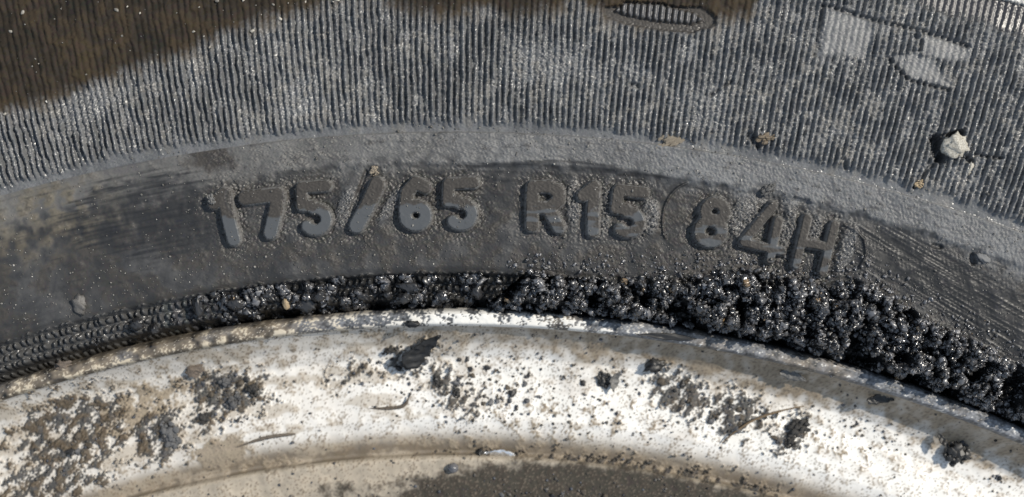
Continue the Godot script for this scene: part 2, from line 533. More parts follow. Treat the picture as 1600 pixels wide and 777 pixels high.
func stamp_panels(fine: FastNoiseLite) -> void:
	var shapes := [
		[[[1291, 14], [1330, 20], [1362, 33], [1366, 60], [1352, 98], [1330, 92], [1300, 89], [1277, 88], [1283, 50]], 7.0, 0.0],
		[[[1440, 61], [1452, 53], [1490, 63], [1518, 84], [1514, 97], [1480, 96], [1445, 90], [1420, 82], [1438, 75]], 6.5, 0.0],
		[[[1390, 85], [1425, 80], [1460, 92], [1470, 110], [1497, 141], [1460, 133], [1420, 124], [1405, 108]], 7.0, 0.0],
		[[[955, 18], [975, 3], [1030, 5], [1085, 18], [1106, 32], [1080, 40], [1030, 36], [985, 28]], 4.0, 1.0],
	]
	var which := 0
	for s in shapes:
		var poly := PackedVector2Array()
		var lo := Vector2(1e9, 1e9)
		var hi := -lo
		for v in s[0]:
			var p := on(tyre_profile, v[0], v[1])
			poly.append(p)
			lo = lo.min(p)
			hi = hi.max(p)
		var range_: Array = tyre.box(lo - Vector2(30, 30), hi + Vector2(30, 30))
		for j in range(range_[2], range_[3]):
			for i in range(range_[0], range_[1]):
				var k: int = j * tyre.nu + i
				var p := tyre.flat[k]
				var n := fine.get_noise_2dv(p)
				var d := to_polygon(p, poly) + n * 1.6
				var base := height_at(tyre_profile, p.distance_to(Vector2(CX, CY)))
				if s[2] == 0.0:
					var inside := (1.0 - smoothstep(-7.0, 3.0, d + 3.0 * n)) * (0.86 + 0.2 * n)
					if inside > 0.0:
						tyre.h[k] = lerpf(tyre.h[k], base + s[1] * 0.65 + n * 0.5 + (rng.randf() - 0.5) * 1.0, inside)
						tyre.c[k] = tyre.c[k].lerp(Color(0.112, 0.114, 0.117), inside * 0.6)
						tyre.rough[k] = int(lerpf(tyre.rough[k], 135.0, inside))
						if inside > 0.5: tyre.kind[k] = 30 + which
					elif d < 6.0: tyre.h[k] -= 2.5 * (1.0 - d / 6.0)
				else:
					if d < 0.0:
						var ang := lerpf(tyre.a0, tyre.a1, float(i) / (tyre.nu - 1))
						var t := fposmod(ang / RIB, 1.0)
						var inside := smoothstep(0.0, -5.0, d)
						tyre.h[k] = lerpf(base - 3.0, base + 7.0 * sin(PI * t), inside) + n * 0.8
						tyre.c[k] = Color(0.035, 0.03, 0.025).lerp(Color(0.085, 0.086, 0.088), smoothstep(0.2, 0.6, t) * inside)
						tyre.rough[k] = 100
						tyre.kind[k] = 30 + which
					elif d < 22.0 and p.y > lo.y + 8.0:
						var moat := (1.0 - smoothstep(9.0, 15.0, d))
						tyre.h[k] = lerpf(tyre.h[k], base - 1.5 + n * 0.9, moat)
						tyre.c[k] = tyre.c[k].lerp(Color(0.040, 0.036, 0.032), moat)
		which += 1

func stamp_lines() -> void:         # [points, half width, height]: thin mould lines, cracks and gouges in the rubber
	for s in [
		[arc(1087, 346, 52, 62, 105, 205), 1.8, 3.4],
		[[[1318, 350], [1336, 360], [1350, 374], [1353, 396], [1344, 418]], 1.9, 3.4], [[[1334, 352], [1336, 392], [1350, 400]], 1.5, 2.2],
		[[[1290, 9], [1362, 31], [1440, 49], [1512, 72]], 3.5, -6.0], [[[1285, 10], [1281, 50], [1274, 86]], 4.5, -7.0],
		[[[1388, 92], [1402, 110], [1420, 126], [1482, 141]], 2.6, -6.0], [[[1430, 55], [1439, 66], [1436, 78]], 3.2, -6.0],
		[[[1428, 292], [1440, 277], [1452, 262], [1470, 248]], 3.0, -7.0], [[[1484, 213], [1503, 209]], 3.5, -9.0], [[[1522, 241], [1545, 246], [1564, 247]], 2.6, -7.0],
		[[[1462, 220], [1469, 246]], 9.0, -30.0], [[[1476, 214], [1500, 208]], 5.0, -16.0], [[[1500, 240], [1516, 252]], 4.0, -12.0], [[[1110, 150], [1126, 138], [1142, 128]], 2.6, -5.0], [[[858, 165], [864, 188]], 2.0, -4.0],
		[[[1172, 212], [1185, 226]], 6.0, -10.0], [[[985, 132], [1000, 136]], 4.0, -6.0], [[[1318, 250], [1322, 262]], 4.0, -8.0], [[[1520, 400], [1521, 410]], 5.0, -9.0],
		[[[1460, 384], [1470, 386]], 4.0, -5.0], [[[1240, 312], [1262, 316]], 4.0, -5.0], [[[572, 268], [562, 296], [548, 330]], 3.0, -4.0],
	]:
		var pts := PackedVector2Array()
		var lo := Vector2(1e9, 1e9)
		var hi := -lo
		for v in s[0]:
			var p := on(tyre_profile, v[0], v[1])
			pts.append(p)
			lo = lo.min(p)
			hi = hi.max(p)
		var range_: Array = tyre.box(lo - Vector2(12, 12), hi + Vector2(12, 12))
		for j in range(range_[2], range_[3]):
			for i in range(range_[0], range_[1]):
				var k: int = j * tyre.nu + i
				var d := 1e9
				for m in pts.size() - 1: d = minf(d, to_segment(tyre.flat[k], pts[m], pts[m + 1]))
				var w: float = s[1] * (0.8 + 0.4 * rng.randf())
				tyre.h[k] += s[2] * (1.0 - smoothstep(w * 0.5, w * 1.3, d))

func rubber() -> StandardMaterial3D:
	var m := StandardMaterial3D.new()
	m.vertex_color_use_as_albedo = true
	m.roughness_texture = tyre.gloss()
	m.roughness_texture_channel = BaseMaterial3D.TEXTURE_CHANNEL_RED
	m.texture_repeat = false
	m.metallic_specular = 0.45
	return m

func lathe(profile: Array, from: float, to: float, steps: int) -> ArrayMesh:        # profile of [radius, height], swept round the axle
	var st := SurfaceTool.new()
	st.begin(Mesh.PRIMITIVE_TRIANGLES)
	for i in steps:
		var a := lerpf(from, to, float(i) / steps)
		var b := lerpf(from, to, float(i + 1) / steps)
		for k in profile.size() - 1:
			var p: Array = profile[k]
			var q: Array = profile[k + 1]
			var v := []
			for w in [[p, a], [q, a], [q, b], [p, b]]:
				v.append(Vector3(w[0][0] * sin(w[1]) * S, LIFT + w[0][1] * S, -w[0][0] * cos(w[1]) * S))
			for m in [0, 1, 2, 0, 2, 3]: st.add_vertex(v[m])
	st.generate_normals()
	st.index()
	return st.commit()

func build_tyre() -> void:
	shape_tyre()
	tyre.finish()
	var m := rubber()
	var o := thing("car_tyre", "worn black rubber car tyre with fine radial ribs and raised size lettering", "tyre")
	var names := {0: "sidewall", 1: "bead_band", 30: "raised_panel", 31: "raised_panel", 32: "raised_panel", 33: "ribbed_panel"}
	var letters := glyphs()
	var meshes := tyre.cut()
	var keys := meshes.keys()
	keys.sort()
	for q: int in keys:
		var called: String = names.get(q, "rib" if q >= 200 else "")
		if called == "": called = letters[q - 10][0]
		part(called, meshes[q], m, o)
	# the rest of the carcass, out of the picture: shoulder, tread and far side
	var plain_rubber := mottled(Color(0.02, 0.02, 0.02), Color(0.05, 0.049, 0.047), 0.6, 40.0)
	var face := []
	for k in 40: face.append([2300.0 + k * 17.9, height_at(tyre_profile, 2300.0 + k * 17.9)])
	part("carcass", lathe(face, 0.4795, TAU - 0.4195, 150), plain_rubber, o)
	part("shoulder", lathe([[2997.0, height_at(tyre_profile, 2997.0) - 1.0], [3100, -62], [3220, -120], [3320, -210], [3366, -330], [3370, -420], [3370, -1500], [3330, -1700], [3200, -1840], [3000, -1900], [2600, -1931], [2330, -1880], [2296, -1780], [2292, -135]], 0.0, TAU, 180), plain_rubber, o)

# ---------------------------------------------------------------- the wheel rim
func ang_at(i: int) -> float:
	return lerpf(rim.a0, rim.a1, float(i) / (rim.nu - 1))

func shape_rim() -> void:
	var radii := PackedFloat32Array()
	var r := 1890.0
	while r < 2301.5:
		radii.append(r)
		r += 0.7 if r > 2288.0 else (1.3 if r > 2258.0 or (r > 2042.0 and r < 2064.0) else 2.0)
	rim.start(1060, -0.42, 0.48, radii)
	var low := noise(FastNoiseLite.TYPE_SIMPLEX, 170.0, 41, 3)
	var mid := noise(FastNoiseLite.TYPE_SIMPLEX, 34.0, 42, 3)
	var fine := noise(FastNoiseLite.TYPE_SIMPLEX, 7.0, 43, 2)
	var tilt := noise(FastNoiseLite.TYPE_SIMPLEX, 22.0, 44, 4)
	var soil := PackedFloat32Array()
	soil.resize(rim.nu * rim.nv)
	var tan_soil := soil.duplicate()
	# measured soiled areas: [x, y, rx, ry, turn, amount, tan instead of black]
	for s in [[110, 675, 150, 90, -20, 1.1, 0], [215, 640, 130, 62, -28, 0.9, 1], [70, 760, 150, 70, -20, 1.0, 0], [245, 680, 62, 60, -40, 1.2, 0], [350, 615, 80, 55, 5, 1.15, 0], [322, 655, 34, 40, 0, 1.0, 0], [395, 605, 60, 40, 0, 0.7, 0],
			[345, 708, 62, 34, -8, 1.5, 1], [640, 560, 54, 36, -25, 0.8, 0], [545, 585, 55, 30, -20, 0.62, 0], [690, 600, 60, 35, 40, 0.66, 0], [730, 630, 50, 34, 0, 0.6, 0], [1065, 615, 75, 45, 20, 1.1, 0], [1150, 645, 80, 52, 0, 1.0, 0], [1235, 680, 60, 40, -30, 0.8, 0],
			[900, 660, 260, 60, 0, 0.40, 1], [1300, 690, 150, 50, 20, 0.35, 1], [1250, 590, 130, 26, 16, 0.75, 1], [1420, 630, 180, 34, 24, 0.55, 1], [600, 515, 500, 22, 0, 0.3, 1], [950, 530, 180, 22, 8, 0.6, 1], [40, 620, 80, 40, -20, 0.5, 1],
			[900, 800, 400, 104, 2, 2.2, 2], [640, 806, 170, 60, 0, 1.1, 2], [1150, 800, 170, 60, 12, 1.3, 2], [540, 770, 90, 30, 0, 0.7, 2], [430, 720, 80, 24, -5, 0.6, 1], [780, 690, 200, 22, 0, 0.5, 1]]:
		var mid_p := on(rim_profile, s[0], s[1])
		var reach: float = maxf(s[2], s[3]) * 1.08
		var box: Array = rim.box(mid_p - Vector2(reach, reach), mid_p + Vector2(reach, reach))
		for j in range(box[2], box[3]):
			for i in range(box[0], box[1]):
				var k: int = j * rim.nu + i
				var b: float = blob(rim.flat[k].x, rim.flat[k].y, mid_p.x, mid_p.y, s[2] * 1.06, s[3] * 1.06, s[4])
				if b > 0.0:
					b = smoothstep(0.0, 0.7, b) * s[5]
					if s[6] != 1: soil[k] = maxf(soil[k], b)
					if s[6] != 0: tan_soil[k] = maxf(tan_soil[k], b)
	for j in rim.nv:
		var rho := rim.rows[j]
		var base := height_at(rim_profile, rho)
		for i in rim.nu:
			var k := j * rim.nu + i
			var p := rim.flat[k]
			var x := p.x
			var y := p.y
			var n_low := low.get_noise_2d(x, y)
			var n_mid := mid.get_noise_2d(x, y)
			var n_fine := fine.get_noise_2d(x, y)
			var slant := tilt.get_noise_2d((x + y) * 0.75, (y - x) * 0.36) 
			var white := rng.randf() - 0.5
			var h := base
			var col := Color(0.615, 0.60, 0.57)
			var rg := 0.42
			var q := 1
			if rho > 2270.0:
				# rolled edge: bare grey metal where the paint has chipped, cream paint left in places
				q = 0
				var painted := smoothstep(0.06, 0.12, n_mid * 0.9 + n_fine * 0.55 + 0.55 * blob(x, y, 760, 495, 260, 60) - 0.20 - 0.50 * smoothstep(820.0, 1020.0, x) - 0.20 * (1.0 - smoothstep(350.0, 620.0, x)) + 0.32 * smoothstep(2283.0, 2275.0, rho) * (1.0 - smoothstep(900.0, 1150.0, x)))
				var metal := Color(0.125, 0.130, 0.140) * (1.0 + 0.7 * n_mid + 0.6 * n_fine)
				metal = metal.lerp(Color(0.125, 0.10, 0.07) * (1.0 + 1.2 * n_mid), clampf(1.0 - smoothstep(350.0, 620.0, x) + n_low, 0.0, 0.9))
				var paint := Color(0.60, 0.59, 0.56).lerp(Color(0.40, 0.35, 0.27), 1.0 - smoothstep(400.0, 700.0, x + 100.0 * n_low))
				if painted < 0.5 and rng.randf() < 0.03: metal = metal.lerp(Color(0.55, 0.5, 0.42), 0.6)
				col = metal.lerp(paint, painted)
				h += painted * 0.7 + n_fine * 0.22 + n_mid * 0.7 + white * 0.14
				rg = lerpf(0.52, 0.5, painted)
			else:
				if rho < 2053.0: q = 2
				var film_and_shade := smoothstep(2196.0, 2244.0, rho + 12.0 * n_mid + 18.0 * n_low) * 0.95 * lerpf(0.45, 1.0, smoothstep(450.0, 1000.0, x))
				film_and_shade = maxf(film_and_shade, (1.0 - smoothstep(2066.0, 2112.0, rho + 8.0 * n_mid)) * 1.0)  # above the groove: dirt film plus shade painted into the colour
				film_and_shade = maxf(film_and_shade, 0.42 * (1.0 - smoothstep(150.0, 700.0, x + 160.0 * n_low + 60.0 * n_mid)))
				film_and_shade = clampf(film_and_shade + 0.3 * n_mid * film_and_shade, 0.0, 1.0)
				col = col.lerp(Color(0.235, 0.19, 0.135), film_and_shade)
				if rho < 2086.0: col = col.lerp(Color(0.10, 0.08, 0.058), smoothstep(2086.0, 2064.0, rho + 5.0 * n_mid) * 0.8)  # slope into the groove painted darker, as it turns from the sun
				if q == 2: col = Color(0.30, 0.26, 0.205) * (1.0 + 0.3 * n_mid)
				var smear := tilt.get_noise_2d(ang_at(i) * 2150.0 * 0.10, rho * 0.55 + 900.0)
				col = col.lerp(Color(0.31, 0.265, 0.205), (0.62 - 0.36 * smoothstep(500.0, 850.0, x)) * smoothstep(0.05, 0.45, smear + 0.5 * n_mid + 0.35 * n_low - 0.12 * smoothstep(500.0, 900.0, x) + 0.1 * smoothstep(1250.0, 900.0, x)))
				col = col.lerp(Color(0.20, 0.155, 0.105), 0.5 * smoothstep(0.25, 0.4, n_fine * 0.6 + n_mid * 0.7))
				var t := tan_soil[k]
				var td := smoothstep(0.36, 0.72, t * 0.85 + 0.55 * n_mid + 0.25 * n_fine)
				if q == 2: td = smoothstep(0.2, 0.62, t * 0.62 + 0.28 * n_mid + 0.08 * n_fine)
				col = col.lerp(Color(0.225, 0.185, 0.135) if q == 1 else Color(0.020, 0.0155, 0.010), td * 0.96)
				var s := soil[k]
				var grit := smoothstep(0.37, 0.55, s * 0.62 + 0.62 * slant + 0.30 * n_fine + 0.12 * n_mid) if s > 0.0 and q == 1 else 0.0
				col = col.lerp(Color(0.024, 0.024, 0.024).lerp(Color(0.045, 0.032, 0.018), smoothstep(-0.15, 0.25, n_mid + 0.5 * n_low) * (1.0 - 0.75 * smoothstep(450.0, 700.0, x))) * (1.0 + 0.5 * slant), grit * 0.94)
				# stray specks of dried spatter
				var spot := smoothstep(0.50, 0.6, n_fine + 0.22 * n_mid + (0.08 if rho > 2220.0 else 0.0))
				col = col.lerp(Color(0.12, 0.095, 0.07), spot * 0.75)
				h += n_low * 3.0 + n_mid * 0.7 + grit * (2.4 + 5.0 * slant + 1.3 * n_fine + white * 0.9) + td * (0.8 + n_fine * 0.6) + white * 0.12
				rg = clampf(lerpf(0.40, 0.8, maxf(maxf(film_and_shade * 0.5, td), grit)), 0.0, 1.0)
			rim.h[k] = h
			rim.c[k] = col
			rim.rough[k] = int(rg * 255.0)
			rim.kind[k] = q

func build_rim() -> void:
	shape_rim()
	rim.finish()
	var m := StandardMaterial3D.new()
	m.vertex_color_use_as_albedo = true
	m.roughness_texture = rim.gloss()
	m.roughness_texture_channel = BaseMaterial3D.TEXTURE_CHANNEL_RED
	m.texture_repeat = false
	var o := thing("wheel_rim", "cream painted steel wheel rim spattered with dirt inside the tyre", "wheel rim")
	var meshes := rim.cut()
	part("rolled_edge", meshes[0], m, o)
	part("flange", meshes[1], m, o)
	part("wheel_disc", meshes[2], m, o)
	# the rest of the rim, out of the picture
	var paint := mottled(Color(0.30, 0.26, 0.2), Color(0.62, 0.6, 0.55), 0.45, 30.0)
	var round_ := []
	for k in 60: round_.append([1890.0 + k * 6.97, height_at(rim_profile, 1890.0 + k * 6.97)])
	part("rim_barrel", lathe(round_, 0.4795, TAU - 0.4195, 150), paint, o)
	part("hub_face", lathe([[320, -250], [330, -232], [700, -225], [1300, -150], [1700, -126], [1891, height_at(rim_profile, 1891.0) - 1.0]], 0.0, TAU, 150), paint, o)

# ---------------------------------------------------------------- loose dirt
func ground_under(p: Vector2) -> float:
	return tyre.h[tyre.index(p)] if p.distance_to(Vector2(CX, CY)) > 2300.0 else rim.h[rim.index(p)]

func spot(x: float, y: float) -> Vector2:
	var p := on(rim_profile, x, y)
	return p if p.distance_to(Vector2(CX, CY)) < 2300.0 else on(tyre_profile, x, y)

func lay(called: String, m: Mesh, mat: Material, x: float, y: float, size: Vector3, turn: Vector3, sink: float, label: String, category: String, group := "") -> MeshInstance3D:
	var o := part(called, m, mat, self)
	var p := spot(x, y)
	o.transform = Transform3D(Basis.from_euler(turn).scaled_local(size * S), at(p, ground_under(p) + size.y * sink))
	tag(o, label, category, group)
	return o

func loose_rubber() -> void:
	var lumps := [stone(71, 10, 7, 1.15, 0.55), stone(72, 10, 7, 1.3, 0.45), stone(73, 9, 6, 0.9, 0.6, Vector3(1.3, 0.8, 0.8))]
	var mats := []
	for i in 3:
		var m := plain(Color.WHITE, 0.17 + 0.10 * i, 0.9)
		m.vertex_color_use_as_albedo = true
		mats.append(m)
	var places := [[], [], []]
	var colors := [[], [], []]
	var tries := 0
	var clump := noise(FastNoiseLite.TYPE_SIMPLEX, 34.0, 78, 2)
	while tries < 70000 and places[0].size() + places[1].size() + places[2].size() < 15000:
		tries += 1
		var x := rng.randf_range(290.0, 1720.0)
		var y := rng.randf_range(395.0, 720.0)
		var p := Vector2(x, y)
		var rho := p.distance_to(Vector2(CX, CY))
		if rho < 2300.0 or rho > 2490.0: continue
		var heap := heap_at(x, y)
		var stray := clampf(1.0 - (line_y(HEAP_TOP, x) - y) / 46.0, 0.0, 1.0) * 0.30 if heap == 0.0 else 0.0
		if x < 780.0:
			if rho > 2354.0: continue
			heap = 0.0
			stray = smoothstep(0.0, 0.3, clump.get_noise_2d(x * 0.8, y * 0.6)) * 0.9 if x > 300.0 else 0.0
		if rng.randf() > maxf(heap * 1.2, stray): continue
		var hole := 0.0
		for o in HOLES: hole = maxf(hole, blob(x, y, o[0], o[1], o[2] * 1.2, o[3] * 1.2, o[4]))
		if hole > 0.25 + rng.randf() * 0.3: continue
		if tyre.kind[tyre.index(p)] >= 10: continue
		if heap > 0.3 and clump.get_noise_2d(x * 1.25, y * 0.8) < -0.22 - 0.2 * rng.randf(): continue
		var size := (1.0 + 4.2 * pow(rng.randf(), 3.2)) * (1.0 if heap > 0.2 else (1.25 if x < 780.0 else 0.6))
		var g := rng.randi() % 3
		var b := turned(rng.randf() * TAU, rng.randf() * TAU, rng.randf() * TAU).scaled_local(Vector3(size, size * rng.randf_range(0.6, 1.1), size * rng.randf_range(0.6, 1.7)) * S)
		places[g].append(Transform3D(b, at(p, ground_under(p) + rng.randf_range(-1.0, 9.0) * heap * heap + size * 0.3)))
		var v := 0.018 + 0.11 * pow(rng.randf(), 2.0)
		if heap == 0.0 and x > 780.0: v = rng.randf_range(0.03, 0.14)
		if rng.randf() < 0.006: colors[g].append(Color(0.16, 0.11, 0.06))
		else: colors[g].append(Color(v, v, v * 1.05))
	for g in 3:
		many("rubber_crumbs", lumps[g], mats[g], places[g], colors[g], ["heap of glossy black rubber crumbs between tyre and rim", "knobbly black rubber crumbs heaped along the rim edge", "angular black rubber crumbs mixed into the heap by the rim"][g], "rubber crumbs")

func grit() -> void:
	# pale and dark grains stuck on the tyre's side and shoulder
	var m := plain(Color.WHITE, 0.45, 0.5)
	m.vertex_color_use_as_albedo = true
	var g := stone(81, 6, 4, 0.5, 0.8)
	var places := []
	var colors := []
	var patch := noise(FastNoiseLite.TYPE_SIMPLEX, 70.0, 82, 3)
	for i in 15000:
		var a := rng.randf_range(-0.40, 0.46)
		var rho := sqrt(rng.randf_range(2364.0 * 2364.0, 2960.0 * 2960.0))
		var p := Vector2(CX + rho * sin(a), CY - rho * cos(a))
		var low_side := 1.0 - smoothstep(2390.0, 2450.0, rho)
		var keep := 0.34 + 0.7 * patch.get_noise_2dv(p)
		if rho < 2588.0: keep += 0.7 * low_side * (1.0 if p.x < 1330.0 else 0.3)
		if rho > 2588.0: keep *= 0.4
		if p.y < 190.0 and p.x < 500.0: keep *= 0.5
		if rng.randf() > keep: continue
		var size := rng.randf_range(0.55, 1.25)
		if rng.randf() < 0.05: size *= 1.9
		places.append(Transform3D(turned(rng.randf() * TAU, rng.randf() * TAU, rng.randf() * TAU).scaled_local(Vector3(size, size * 0.8, size * 1.3) * S), at(p, ground_under(p) + size * 0.25)))
		var v := rng.randf_range(0.05, 0.16)
		if rng.randf() < 0.07: v = rng.randf_range(0.2, 0.42)
		if p.x < 340.0 and rho < 2588.0: size *= 0.75
		colors.append(Color(v, v * 0.96, v * 0.88))
	for i in 38:
		var x := rng.randf_range(-20.0, 560.0)
		var y := rng.randf_range(0.0, 195.0 - 0.36 * maxf(x, 0.0))
		var p := on(tyre_profile, x, y)
		var size := 0.9 + 2.2 * pow(rng.randf(), 2.5)
		places.append(Transform3D(turned(0, rng.randf() * TAU, 0).scaled_local(Vector3(size * 1.3, size * 0.7, size) * S), at(p, ground_under(p) + size * 0.3)))
		var v := rng.randf_range(0.10, 0.34)
		colors.append(Color(v, v * 0.93, v * 0.8))
	many("grit", g, m, places, colors, "fine pale grit stuck to the black tyre side", "grit")

func soil() -> void:
	# crumbs and specks strewn over the rim
	var dark := plain(Color.WHITE, 0.55, 0.4)
	dark.vertex_color_use_as_albedo = true
	var speck := stone(91, 7, 5, 0.8, 0.8)
	var places := []
	var colors := []
	var fields := [[120, 690, 150, 90, -20, 0.45], [350, 615, 90, 60, 5, 1.0], [245, 670, 70, 60, -30, 0.5], [640, 560, 60, 40, -25, 0.9], [560, 580, 80, 40, -20, 0.6], [760, 600, 200, 85, 10, 0.7], [900, 600, 120, 70, 0, 0.5], [730, 640, 70, 50, 0, 0.6],
		[1060, 615, 80, 50, 20, 1.0], [1150, 640, 90, 60, 0, 0.9], [1235, 675, 70, 45, -30, 0.7], [1350, 680, 120, 60, 20, 0.35], [1000, 660, 400, 60, 3, 0.25], [1560, 750, 40, 40, 0, 0.4], [700, 520, 900, 30, 2, 0.10], [850, 775, 400, 40, 0, 0.5]]
	var crumbs := []
	for i in 42000:
		var x := rng.randf_range(-60.0, 1680.0)
		var y := rng.randf_range(490.0, 800.0)
		var keep := 0.034
		for f in fields: keep = maxf(keep, f[5] * pow(blob(x, y, f[0], f[1], f[2], f[3], f[4]), 1.2))
		if rng.randf() > keep * 0.62: continue
		var p := on(rim_profile, x, y)
		if p.distance_to(Vector2(CX, CY)) > 2272.0: continue
		var size := 0.55 + 2.0 * pow(rng.randf(), 3.2)
		if keep > 0.35 and rng.randf() < 0.10:
			size = rng.randf_range(3.0, 6.0)
			crumbs.append([p, size])
			continue
		if places.size() > 9000: continue
		places.append(Transform3D(turned(rng.randf() * TAU, rng.randf() * TAU, rng.randf() * TAU).scaled_local(Vector3(size, size, size * 1.3) * S), at(p, ground_under(p) + size * 0.3)))
		var v := rng.randf_range(0.03, 0.11)
		colors.append(Color(v, v * 0.92, v * 0.82) if rng.randf() < 0.6 else Color(v * 0.8, v * 0.85, v))
	many("dirt_specks", speck, dark, places, colors, "tiny dark specks of dirt scattered over the cream rim", "dirt")
	# the larger crumbs, one by one
	var looks := [stone(92, 12, 8, 0.55, 0.8), clod(93, 9), stone(94, 11, 8, 0.5, 1.0, Vector3(1, 0.7, 1.2))]
	var coats := [mottled(Color(0.008, 0.008, 0.009), Color(0.04, 0.039, 0.038), 0.5), mottled(Color(0.03, 0.024, 0.018), Color(0.11, 0.09, 0.065), 0.75), mottled(Color(0.04, 0.042, 0.046), Color(0.12, 0.12, 0.125), 0.6)]
	var first: MeshInstance3D
	crumbs.sort_custom(func(a, b): return a[1] > b[1])
	for i in mini(crumbs.size(), 240):
		var c: Array = crumbs[i]
		var o: MeshInstance3D
		if first == null:
			o = part("dirt_crumb", looks[0], coats[0], self)
			first = o
		else:
			o = first.duplicate()
			o.name = numbered("dirt_crumb")
			add_child(o, true)
		o.mesh = looks[i % 3]
		o.material_override = coats[(i / 3) % 3]
		var size: float = c[1]
		o.transform = Transform3D(turned(rng.randf() * 0.8, rng.randf() * TAU, rng.randf() * 0.8).scaled_local(Vector3(size, size * rng.randf_range(0.6, 0.9), size * rng.randf_range(0.8, 1.4)) * S), at(c[0], ground_under(c[0]) + size * 0.3))
		var where := "on the disc side of the groove"
		for w in [[290, 2000, "in the muddy patch at the left of the rim"], [440, 2000, "among the grey clods right of the muddy patch"], [840, 2000, "on the rim below the pointed shard"], [1010, 2000, "round the curled grey chip"], [1140, 2000, "in the dark cluster left of the dry twig"], [1290, 2000, "round the dry twig and the ragged clod"], [1800, 2000, "on the bright right end of the rim"]]:
			if c[0].x < w[0]:
				if c[0].distance_to(Vector2(CX, CY)) > 2056.0: where = w[2]
				break
		tag(o, ["dark", "brownish", "slate grey"][(i / 3) % 3] + " crumb of dirt " + where, "dirt crumb", "dirt crumbs " + where)

func flake(length: float, width: float, curl: float, thick: float, tip: float, sd: int) -> ArrayMesh:      # a curled chip with real thickness, in dots; lies along x
	var n := noise(FastNoiseLite.TYPE_SIMPLEX, 8.0, sd, 2)
	var st := SurfaceTool.new()
	st.begin(Mesh.PRIMITIVE_TRIANGLES)
	var grid := []
	for i in 15:
		var u := i / 14.0
		var w := width * (sin(PI * pow(u, tip)) * 0.9 + 0.06) * (1.0 + 0.25 * n.get_noise_1d(i * 3.0))
		var col := []
		for j in 7:
			var v := j / 6.0 - 0.5
			var x := (u - 0.5) * length
			var z := v * w + 0.12 * width * n.get_noise_2d(i * 2.0, 50.0)
			col.append(Vector3(x, curl * (4.0 * (u - 0.5) * (u - 0.5) + 1.6 * v * v) + 0.16 * width * n.get_noise_2d(x * 0.8, z * 0.8), z))
		grid.append(col)
	for side in [0, 1]:
		var off := Vector3(0, -thick * side, 0)
		for i in 14:
			for j in 6:
				var q := [grid[i][j] + off, grid[i + 1][j] + off, grid[i + 1][j + 1] + off, grid[i][j + 1] + off]
				for m in ([0, 1, 2, 0, 2, 3] if side == 0 else [0, 2, 1, 0, 3, 2]): st.add_vertex(q[m])
	var down := Vector3(0, -thick, 0)
	var loop := []
	for i in 15: loop.append(grid[i][0])
	for j in range(1, 7): loop.append(grid[14][j])
	for i in range(13, -1, -1): loop.append(grid[i][6])
	for j in range(5, 0, -1): loop.append(grid[0][j])
	for i in loop.size():
		var p: Vector3 = loop[i]
		var q: Vector3 = loop[(i + 1) % loop.size()]
		for v in [p, p + down, q + down, p, q + down, q]: st.add_vertex(v)
	st.generate_normals()
	st.index()
	return st.commit()

func strand(called: String, points: Array, width: Array, lift: Array, mat: Material, label: String, category: String) -> void:     # a twig or bristle lying on the rim
	var curve := Curve3D.new()
	var spots := []
	for i in points.size():
		var p := spot(points[i][0], points[i][1])
		spots.append(at(p, ground_under(p) + lift[i]))
	for i in spots.size():
		var d: Vector3 = (spots[mini(i + 1, spots.size() - 1)] - spots[maxi(i - 1, 0)]) / 6.0
		curve.add_point(spots[i], -d, d)
	curve.bake_interval = 4.0 * S
	var length := curve.get_baked_length()
	var st := SurfaceTool.new()
	st.begin(Mesh.PRIMITIVE_TRIANGLES)
	var rings := []
	var count := 36
	for i in count + 1:
		var f := float(i) / count
		var p := curve.sample_baked(length * f)
		var d := (curve.sample_baked(minf(length, length * f + S)) - curve.sample_baked(maxf(0.0, length * f - S))).normalized()
		var side := d.cross(Vector3.UP).normalized()
		var up := side.cross(d)
		var w := line_y(width, f) * (0.85 + 0.3 * rng.randf()) * S
		var ring := []
		for k in 7: ring.append(p + (side * cos(TAU * k / 7) + up * sin(TAU * k / 7)) * w)
		rings.append(ring)
	for i in count:
		for k in 7:
			var a: Vector3 = rings[i][k]
			var b: Vector3 = rings[i][(k + 1) % 7]
			var c: Vector3 = rings[i + 1][(k + 1) % 7]
			var e: Vector3 = rings[i + 1][k]
			for v in [a, b, c, a, c, e]: st.add_vertex(v)
	st.generate_normals()
	st.index()
	tag(part(called, st.commit(), mat, self), label, category)

